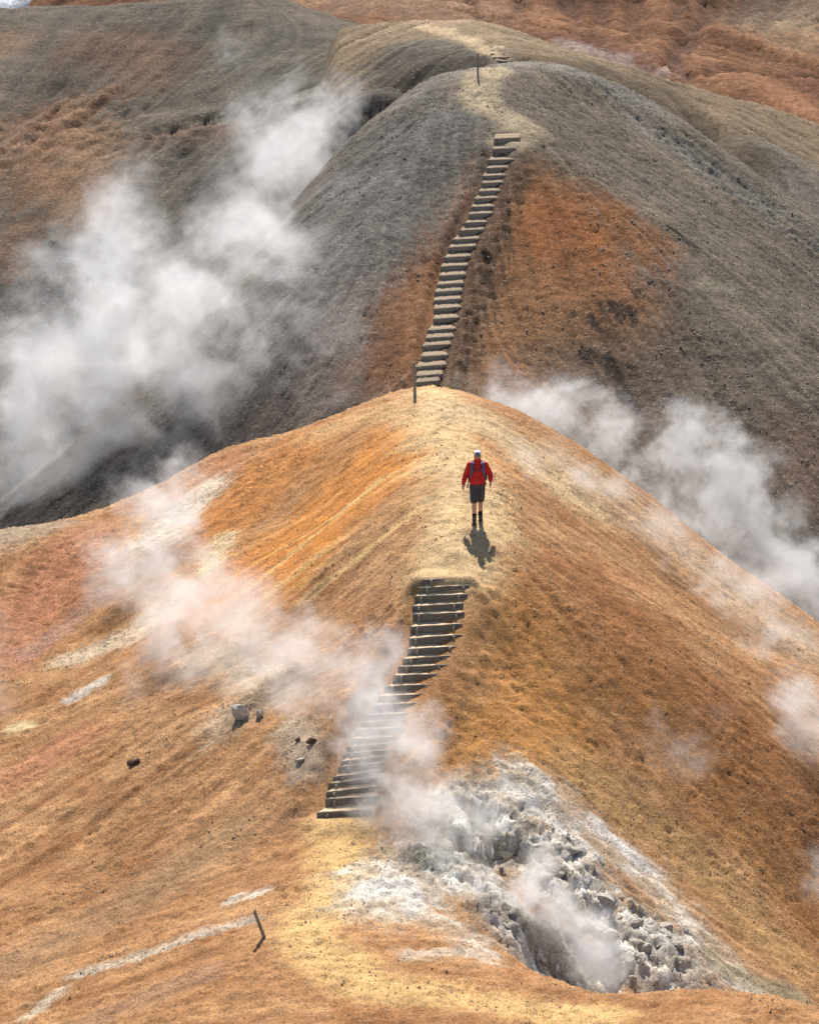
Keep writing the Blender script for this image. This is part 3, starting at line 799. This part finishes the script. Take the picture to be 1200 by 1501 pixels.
M_gr2 = plain_mat('grey_grit', (0.24, 0.20, 0.155), 0.95, 0.4, 2.3, 0, (0.55, 0.49, 0.41))
gravel('gravel', near, 45000, 0.006, 0.030, M_gr1, 1, lambda x, y: nz(x, y) + 0.35 * np.random.RandomState(1).rand(len(x)) > 0.22, 'ochre grit scattered loosely over the orange ridge')
gravel('gravel', up, 26000, 0.012, 0.06, M_gr2, 2, lambda x, y: nz(x, y) + 0.35 * np.random.RandomState(2).rand(len(x)) > 0.22, 'grey stones and grit scattered over the grey hill')

# ------------------------------------------------------------------ the hiker
def blob_mesh(name, parts, voxel, smooth_it=2):
    """one continuous skin over tapered limbs and ellipsoids (joined in one voxel surface)"""
    bm = bmesh.new()
    for p in parts:
        if p[0] == 'e':                                   # ellipsoid: centre, radii, rotation about x
            _, c, r, *rot = p
            m = Matrix.Translation(c) @ Matrix.Rotation(rot[0] if rot else 0, 4, 'X') @ Matrix.Diagonal((*r, 1))
            bmesh.ops.create_icosphere(bm, subdivisions=3, radius=1, matrix=m)
        elif p[0] == 'b':                                 # box
            _, c, r = p
            bmesh.ops.create_cube(bm, size=2, matrix=Matrix.Translation(c) @ Matrix.Diagonal((*r, 1)))
        else:                                             # limb: chain of (point, radius)
            ch = p[1]
            for (a, ra), (b, rb) in zip(ch[:-1], ch[1:]):
                a, b = Vector(a), Vector(b); d = b - a
                m = Matrix.Translation((a + b) / 2) @ d.to_track_quat('Z', 'Y').to_matrix().to_4x4()
                bmesh.ops.create_cone(bm, cap_ends=True, segments=16, radius1=ra, radius2=rb, depth=d.length, matrix=m)
            for a, ra in ch:
                bmesh.ops.create_icosphere(bm, subdivisions=2, radius=ra, matrix=Matrix.Translation(a))
    me = bpy.data.meshes.new(name); bm.to_mesh(me); bm.free()
    o = bpy.data.objects.new(name, me); COL.objects.link(o)
    rm_ = o.modifiers.new('r', 'REMESH'); rm_.mode = 'VOXEL'; rm_.voxel_size = voxel
    if smooth_it:
        sm = o.modifiers.new('s', 'SMOOTH'); sm.iterations = smooth_it; sm.factor = 0.5
    dg = bpy.context.evaluated_depsgraph_get()
    out = bpy.data.meshes.new_from_object(o.evaluated_get(dg)); out.name = name
    bpy.data.objects.remove(o)
    return out
hp = near.hit(699, 764)
person = empty('person', hp); person.scale = (0.94,) * 3
tag(person, 'walking person in red jacket, grey shorts and white cap on the pale ridge path', 'person')
# faces -Y; x to the right in the picture; right foot (x < 0) leads
RA, LA = (-0.075, -0.15, 0.075), (0.085, 0.06, 0.112)
RK, LK = (-0.085, -0.13, 0.50), (0.088, 0.01, 0.51)
RH, LH = (-0.09, 0.0, 0.93), (0.09, 0.0, 0.93)
RS, LS = (-0.185, 0.0, 1.47), (0.185, 0.0, 1.47)
RE, LE = (-0.300, 0.03, 1.19), (0.330, 0.08, 1.20)
RW, LW = (-0.370, -0.10, 0.965), (0.335, -0.04, 1.035)
def hand(w, side):
    w = Vector(w); out = []
    kn = w + Vector((side * 0.0, -0.02, -0.085))
    out.append(('l', [(w, 0.026), ((w + kn) / 2, 0.032), (kn, 0.030)]))
    out.append(('e', tuple((w + kn) / 2 + Vector((0, 0, -0.01))), (0.018, 0.042, 0.048)))
    for k, ln in enumerate((0.072, 0.082, 0.076, 0.060)):        # index to little finger, front to back
        a = kn + Vector((0, -0.030 + 0.021 * k, -0.005 + (0.004 if k in (1, 2) else 0)))
        b = a + Vector((-side * 0.006, -0.004, -ln * 0.5)); c = b + Vector((-side * 0.022, 0.0, -ln * 0.38))
        out.append(('l', [(a, 0.0095), (b, 0.0088), (c, 0.0075)]))
    a = w + Vector((-side * 0.008, -0.03, -0.03)); b = a + Vector((-side * 0.014, -0.026, -0.03)); c = b + Vector((-side * 0.01, -0.006, -0.03))
    out.append(('l', [(a, 0.013), (b, 0.011), (c, 0.009)]))
    return out
body_parts = [
    ('l', [((0,0.0,0.95),0.09), ((0,0.0,1.1),0.095), ((0,0.01,1.32),0.105), ((0,0.01,1.44),0.09), ((0,0.0,1.56),0.058), ((0,-0.02,1.64),0.055)]),
    ('l', [(RS,0.065), (LS,0.065)]),
    ('l', [(RS,0.058), (RE,0.043), (RW,0.028)]), ('l', [(LS,0.058), (LE,0.043), (LW,0.028)]),
    ('l', [(RH,0.095), (RK,0.058), (Vector(RK).lerp(Vector(RA),.35),0.059), (RA,0.036)]), ('l', [(LH,0.095), (LK,0.058), (Vector(LK).lerp(Vector(LA),.35),0.059), (LA,0.036)]),
    ('l', [((RA[0],RA[1]+.03,.03),0.04), ((RA[0]-.01,RA[1]-.15,.02),0.032)]), ('l', [((LA[0],LA[1]+.03,.06),0.04), ((LA[0]+.01,LA[1]-.14,.045),0.032)]),
    ('e', (0,-0.01,1.715), (0.076,0.097,0.105)), ('e', (0,-0.045,1.655), (0.056,0.062,0.06)),      # skull and jaw
    ('l', [((0,-0.105,1.715),0.010), ((0,-0.123,1.685),0.015)]),                                    # nose
    ('e', (0,-0.102,1.645), (0.024,0.010,0.008)),                                                   # mouth
    ('e', (-0.078,0.0,1.69), (0.012,0.02,0.032)), ('e', (0.078,0.0,1.69), (0.012,0.02,0.032)),
] + hand(RW, -1) + hand(LW, 1)
M_skin = plain_mat('skin', (0.60, 0.32, 0.21), 0.6, 0.12, 9)
M_red_j = plain_mat('red_jacket_cloth', (0.62, 0.026, 0.018), 0.65, 0.18, 14, 0.01)
M_short = plain_mat('grey_shorts_cloth', (0.085, 0.078, 0.078), 0.85, 0.2, 20, 0.006)
M_blue = plain_mat('blue_grey_webbing', (0.13, 0.13, 0.24), 0.8, 0.2, 20)
M_navy = plain_mat('dark_navy_pack_cloth', (0.045, 0.05, 0.09), 0.8, 0.25, 15)
M_boot = plain_mat('brown_boot_leather', (0.10, 0.072, 0.05), 0.75, 0.3, 25, 0.005)
M_black = plain_mat('black_knit', (0.012, 0.012, 0.014), 0.9, 0.2, 30)
M_white = plain_mat('white_cap_cloth', (0.70, 0.70, 0.70), 0.85, 0.06, 20)
M_hair = plain_mat('brown_hair', (0.06, 0.035, 0.02), 0.7, 0.3, 40)
body = link_mesh('body', blob_mesh('body', body_parts, 0.006, 1), M_skin, person, True)
jl = lambda ch, g: [(p, r + g) for p, r in ch]
jacket = link_mesh('jacket', blob_mesh('jacket', [
    ('e', (0,0.0,1.30), (0.205,0.145,0.25)), ('e', (0,0.0,1.08), (0.200,0.145,0.20)), ('e', (0,0.01,1.44), (0.185,0.11,0.09)),
    ('l', [((-.10,0,0.945),0.093), ((.10,0,0.945),0.093)]),
    ('l', [((-.09,0,1.2),0.11), ((-.095,0,0.965),0.102)]), ('l', [((.09,0,1.2),0.11), ((.095,0,0.965),0.102)]),
    ('l', [((0,0.01,1.48),0.098), ((0,-0.01,1.575),0.088), ((0,-.02,1.625),0.086)]),
    ('l', [(RS,0.092), (Vector(RS).lerp(Vector(RE),.5),0.082), (RE,0.074), (Vector(RE).lerp(Vector(RW),.5),0.067), (Vector(RE).lerp(Vector(RW),.9),0.047)]),
    ('l', [(LS,0.092), (Vector(LS).lerp(Vector(LE),.5),0.082), (LE,0.074), (Vector(LE).lerp(Vector(LW),.5),0.067), (Vector(LE).lerp(Vector(LW),.9),0.047)]),
    ('l', [((-.07,.05,1.56),0.04), ((0,.10,1.57),0.05), ((.07,.05,1.56),0.04)])], 0.011, 2), M_red_j, person, True)
link_mesh('zipper', blob_mesh('zipper', [('l', [((0,-.150,1.44),.005), ((0,-.160,1.25),.005), ((0,-.158,1.05),.005), ((0,-.128,0.93),.005)])], 0.004, 0),
          plain_mat('orange_zip', (0.75,0.12,0.03), 0.6, 0.1), jacket)
shorts = link_mesh('shorts', blob_mesh('shorts', [
    ('l', [((-.075,0,0.93),0.12), ((.075,0,0.93),0.12)]),
    ('l', [(RH,0.118), (Vector(RH).lerp(Vector(RK),.55),0.108), (Vector(RH).lerp(Vector(RK),.86),0.103)]),
    ('l', [(LH,0.118), (Vector(LH).lerp(Vector(LK),.55),0.108), (Vector(LH).lerp(Vector(LK),.86),0.103)])], 0.010, 1), M_short, person, True)
for A, K in ((RA, RK), (LA, LK)):
    sg = 1 if A[0] > 0 else -1
    z0 = A[2] - 0.10
    link_mesh('sock', blob_mesh('sock', [('l', [(Vector(A) + Vector((0,.005,.02)),0.056), (Vector(A).lerp(Vector(K),.30),0.057)])], 0.007, 1), M_black, person, True)
    bt = link_mesh('boot', blob_mesh('boot', [
        ('l', [((A[0],A[1]+.02,z0+.06),0.056), ((A[0]+sg*.012,A[1]-.13,z0+.05),0.050), ((A[0]+sg*.016,A[1]-.17,z0+.04),0.040)]),
        ('l', [((A[0],A[1]+.012,z0+.06),0.058), ((A[0],A[1]+.005,z0+.17),0.060)])], 0.008, 1), M_boot, person, True)
    link_mesh('sole', blob_mesh('sole', [('e', (A[0],A[1]+.02,z0+.012), (.052,.062,.02)), ('e', (A[0]+sg*.013,A[1]-.13,z0+.012), (.054,.085,.02)),
        ('b', (A[0]+sg*.006,A[1]-.05,z0+.012), (.042,.08,.018))], 0.006, 0), M_black, bt)
    link_mesh('laces', blob_mesh('laces', [('l', [((A[0]-.025,A[1]-.062-.02*k,z0+.13-.02*k),.006), ((A[0]+.03,A[1]-.062-.02*k,z0+.13-.02*k),.006)]) for k in range(3)], 0.004, 0), M_stake, bt)
for sx in (-1, 1):
    link_mesh('eye', blob_mesh('eye', [('e', (sx*.030,-.098,1.715), (.013,.009,.008))], 0.003, 0), M_black, person)
link_mesh('hair', blob_mesh('hair', [('e', (0,0.022,1.725), (.080,.090,.075)), ('e', (0,.055,1.68), (.07,.05,.06))], 0.007, 1), M_hair, person, True)
cap = link_mesh('cap', blob_mesh('cap', [('e', (0,0.005,1.768), (.096,.112,.078))], 0.006, 1), M_white, person, True)
link_mesh('brim', blob_mesh('brim', [('e', (0,-.125,1.748), (.074,.075,.010), 0.22), ('e', (0,-.10,1.752), (.078,.05,.010), 0.2)], 0.005, 1), M_black, cap, True)
link_mesh('badge', blob_mesh('badge', [('e', (0,-.098,1.790), (.038,.016,.022), 0.35)], 0.004, 0), plain_mat('dark_badge', (.05,.06,.09), .8), cap)
link_mesh('side_panel', blob_mesh('side_panel', [('e', (-.052,.018,1.762), (.042,.088,.058)), ('e', (.052,.03,1.762), (.041,.08,.056))], 0.006, 1), plain_mat('grey_mesh_cloth', (.10,.11,.13), .9), cap, True)
# the pack on the hiker's back
pack = empty('backpack', hp + np.array((0, 0.188, 0))); pack.scale = (0.94,) * 3
tag(pack, 'navy hiking backpack with blue-grey straps worn over the red jacket', 'backpack')
offp = Vector((0, -0.2, 0))
def pk(name, parts, vx, mat, par=pack, it=1):
    o = link_mesh(name, blob_mesh(name, parts, vx, it), mat, par, True)
    if par is pack: o.location = offp
    return o
bag = pk('bag', [('e', (0,.22,1.28), (.17,.12,.26)), ('e', (0,.23,1.10), (.19,.12,.18)), ('e', (0,.20,1.48), (.13,.09,.07))], .012, M_navy)
pk('side_pocket', [('e', (.215,.17,1.12), (.04,.07,.12))], .01, M_navy)
pk('side_pocket', [('e', (-.205,.17,1.08), (.035,.07,.11))], .01, M_navy)
pk('compression_strap', [('l', [((-.205,.13,1.08),.014), ((-.235,.08,.95),.013), ((-.25,.06,.86),.012)])], .007, M_navy)
for sx in (-1, 1):
    pk('shoulder_strap', [('l', [((sx*.12,.12,1.50),.028), ((sx*.135,.03,1.545),.033), ((sx*.140,-.07,1.51),.036), ((sx*.145,-.125,1.42),.037), ((sx*.150,-.145,1.32),.034), ((sx*.175,-.11,1.20),.022), ((sx*.195,0,1.12),.018), ((sx*.18,.13,1.08),.016)])], .009, M_blue)
pk('chest_strap', [('l', [((-.145,-.150,1.335),.012), ((0,-.172,1.350),.012), ((.145,-.145,1.375),.012)])], .006, plain_mat('violet_webbing', (.16,.08,.20), .8))
pk('hip_belt', [('l', [((.19,.06,1.0),.03), ((.205,-.01,.985),.03), ((.185,-.06,.965),.025)])], .009, M_navy)

# ------------------------------------------------------------------ steam
def steam_mat(name, dens, aniso=0.35):
    m = bpy.data.materials.new(name); m.use_nodes = True
    N, L = m.node_tree.nodes, m.node_tree.links
    N.remove(N['Principled BSDF'])
    v = N.new('ShaderNodeVolumePrincipled')
    v.inputs['Color'].default_value = (0.985, 0.985, 0.985, 1)
    v.inputs['Density'].default_value = dens
    v.inputs['Density Attribute'].default_value = 'density'
    v.inputs['Anisotropy'].default_value = aniso
    L.new(v.outputs[0], N['Material Output'].inputs['Volume'])
    return m
M_steam = steam_mat('steam', 1.0)
def plume(blobs, vox, seed, label, noise_wl, gain=1.0, wisp=1.0):
    """blobs: (centre xyz, radius, strength). A voxel cloud of drifting vapour."""
    c0 = np.array(blobs[0][0])
    blobs = [(c, r * 1.38, s_) for c, r, s_ in blobs]
    lo = np.min([np.array(c) - 1.15 * r for c, r, s in blobs], 0) - c0; hi = np.max([np.array(c) + 1.15 * r for c, r, s in blobs], 0) - c0
    me = bpy.data.meshes.new('steam_plume')
    bm = bmesh.new(); bmesh.ops.create_cube(bm, size=1, matrix=Matrix.Translation(Vector((lo + hi) / 2)) @ Matrix.Diagonal((*(hi - lo), 1))); bm.to_mesh(me); bm.free()
    me.materials.append(M_steam)
    o = bpy.data.objects.new('steam_plume', me); COL.objects.link(o); o.location = Vector(c0)
    tag(o, label, 'steam', kind='stuff')
    g = bpy.data.node_groups.new('steam_plume', 'GeometryNodeTree')
    g.interface.new_socket('Geometry', in_out='INPUT', socket_type='NodeSocketGeometry')
    g.interface.new_socket('Geometry', in_out='OUTPUT', socket_type='NodeSocketGeometry')
    N, L = g.nodes, g.links
    out = N.new('NodeGroupOutput')
    pos = N.new('GeometryNodeInputPosition')
    def vm(op, a, b=None, s=None):
        n = N.new('ShaderNodeVectorMath'); n.operation = op
        for i, v in enumerate((a, b)):
            if v is None: continue
            if hasattr(v, 'links'): L.new(v, n.inputs[i])
            else: n.inputs[i].default_value = v
        if s is not None: n.inputs['Scale'].default_value = s
        return n.outputs['Value' if op in ('LENGTH', 'DISTANCE') else 'Vector']
    def fm(op, a, b=None, c=None, clamp=False):
        n = N.new('ShaderNodeMath'); n.operation = op; n.use_clamp = clamp
        for i, v in enumerate((a, b, c)):
            if v is None: continue
            if hasattr(v, 'links'): L.new(v, n.inputs[i])
            else: n.inputs[i].default_value = v
        return n.outputs[0]
    def tex(vec, sc, det, rough, colour=False):
        n = N.new('ShaderNodeTexNoise'); n.inputs['Scale'].default_value = sc; n.inputs['Detail'].default_value = det; n.inputs['Roughness'].default_value = rough
        L.new(vec, n.inputs['Vector']); return n.outputs['Color' if colour else 0]
    sh = vm('ADD', pos.outputs[0], (seed * 17.3, seed * 9.1, seed * 5.7))
    wv = vm('SUBTRACT', tex(sh, 0.8 / noise_wl, 3, 0.6, True), (0.5, 0.5, 0.5))
    pw = vm('ADD', pos.outputs[0], vm('SCALE', wv, None, noise_wl * 1.1))
    tot = None
    for c, r, s in blobs:
        d = vm('LENGTH', vm('MULTIPLY', vm('SUBTRACT', pw, tuple(np.array(c) - c0)), (1.0, 1.7, 1.0)))
        f = fm('MULTIPLY', fm('SUBTRACT', 1.0, fm('MULTIPLY', d, 1.0 / r), None, True), s)
        tot = f if tot is None else fm('MAXIMUM', tot, f)
    n1 = tex(vm('ADD', sh, vm('SCALE', wv, None, noise_wl * 1.5)), 1.0 / noise_wl, 6, 0.62)
    # wisps: the noise eats into the thin edges first
    n2 = tex(vm('ADD', sh, vm('SCALE', wv, None, noise_wl * 2.2)), 3.6 / noise_wl, 6, 0.68)
    nn = fm('ADD', fm('MULTIPLY', fm('SUBTRACT', n1, 0.5), 5.2 * wisp), fm('MULTIPLY', fm('SUBTRACT', n2, 0.5), 3.2 * wisp))
    e = fm('ADD', fm('ADD', fm('MULTIPLY', tot, 1.9), -0.42), nn)
    e = fm('MULTIPLY', fm('MAXIMUM', e, 0.0), fm('MINIMUM', fm('MULTIPLY', tot, 3.0), 1.0))
    dens = fm('MULTIPLY', fm('POWER', e, 1.4), gain * 0.68)
    vc = N.new('GeometryNodeVolumeCube')
    L.new(dens, vc.inputs['Density'])
    vc.inputs['Min'].default_value = tuple(lo); vc.inputs['Max'].default_value = tuple(hi)
    for k, ax in enumerate('XYZ'):
        vc.inputs['Resolution ' + ax].default_value = max(8, int((hi[k] - lo[k]) / vox))
    sm = N.new('GeometryNodeSetMaterial'); sm.inputs['Material'].default_value = M_steam
    L.new(vc.outputs[0], sm.inputs[0]); L.new(sm.outputs[0], out.inputs[0])
    md = o.modifiers.new('vapour', 'NODES'); md.node_group = g
    return o
def at(px, py, rpx, Y, s=1.0):
    return (W(px, py, Y), rpx / px_per_m(Y, py), s)
def over(px, py, rpx, T, lift, s=1.0):
    p = T.hit(px, py); Y = p[1] / S - lift
    return (W(px, py, Y), rpx / px_per_m(Y, py), s)
plume([at(*a) for a in [(100,740,120,94),(170,640,150,95),(70,560,120,96),(240,560,130,95),(150,480,140,98,1.1),(270,450,115,98),(170,370,95,104),(185,300,65,108),
      (140,320,50,108),(340,400,115,102),(400,330,105,107,.8),(430,240,115,112,.75),(450,180,90,116,.7),(390,200,70,118),(515,140,50,119,.9),(30,640,100,98,.8),(300,650,80,93,.7),
      (460,500,110,93,.6),(330,520,110,95,.7),(420,400,110,98,.6),(210,210,60,118,.4),(540,290,80,104,.4),(340,60,70,140,.35)]],
      0.13, 1, 'large billowing steam cloud filling the dark gully left of the grey hill', 2.4, 0.42)
plume([at(*a) for a in [(750,585,55,83,.8),(820,600,65,83.5),(880,640,65,83),(930,690,55,82.5,.8),(980,730,60,82.5,.6)]],
      0.09, 2, 'low steam bank rising behind the right shoulder of the ochre ridge', 1.5, 0.95)
plume([at(*a) for a in [(1030,650,75,84,1),(1060,720,95,83.5),(1110,790,90,82.5),(1170,850,85,82),(1210,900,70,81.5)]],
      0.09, 3, 'steam column climbing from behind the far right slope of the ridge', 1.4, 0.85)
plume([over(*a) for a in [(270,700,60,near,1.2,.6),(230,770,85,near,1.3,.9),(190,850,75,near,1.3,.9),(150,800,70,near,1.3,.6),(250,940,80,near,1.4,.8),(200,1010,70,near,1.2,.5),(440,1040,70,near,1.3,.55),(270,870,95,near,1.5),(330,920,85,near,1.5),(290,970,85,near,1.4,.8),(400,965,90,near,1.5),
      (470,985,80,near,1.5),(540,970,75,near,1.6),(570,930,45,near,1.6,.8),(530,1040,60,near,1.5,.9)]],
      0.075, 4, 'drifting steam veil across the orange left flank towards the lower stairway', 1.25, 0.85)
plume([over(*a) for a in [(600,1200,70,near,1.2,1),(650,1190,65,near,1.2,.9),(590,1140,65,near,1.4,1),(600,1090,55,near,1.5,.9),(555,1080,60,near,1.5,.9),(560,1170,55,near,1.3,.9),(560,1020,45,near,1.5,.7),(545,1085,70,near,1.5,1),(525,1120,55,near,1.4,.9),(540,1045,60,near,1.5,.9),(700,1210,60,near,1.2,.7),(640,1250,60,near,1.0,.7)]],
      0.055, 5, 'bright steam puff pouring over the lower half of the near stairway', 0.95, 1.5)
plume([over(*a) for a in [(885,1420,45,near,0.5,1.1),(860,1385,60,near,0.9,1.1),(820,1345,60,near,1.0,1),(770,1310,60,near,1.0,.9),(720,1280,55,near,1.0,.7),(790,1270,45,near,1.0,.6),(700,1190,40,near,1.0,.5)]],
      0.05, 6, 'dense white steam jet from the vent at the bottom of the rocky crater', 0.8, 1.9)
plume([over(*a) for a in [(1150,1020,70,near,1.3,.8),(1195,1085,70,near,1.3,.9),(1120,960,80,near,1.3,.6),(1060,870,90,near,1.4,.6),(1150,900,90,near,1.4,.6),(1000,830,80,near,1.3,.5),(970,1065,50,near,1.2,.5),(1010,1100,55,near,1.2,.5),(1040,1040,50,near,1.2,.4),(960,780,80,near,1.3,.5),(1200,1290,60,near,1.2,.6)]],
      0.085, 7, 'thin torn steam wisps sliding over the brown right flank', 1.3, 0.85)
plume([over(*a) for a in [(850,690,75,near,1.2,.6),(780,690,70,near,1.2,.55),(900,720,60,near,1.2,.55)]],
      0.085, 8, 'faint steam haze over the pale right shoulder near the hiker', 1.3, 0.7)
plume([over(*a) for a in [(-15,960,70,near,1.2,.8),(0,1020,50,near,1.2,.6)]],
      0.085, 9, 'small steam patch at the reddish outer end of the left flank', 1.0, 0.5)
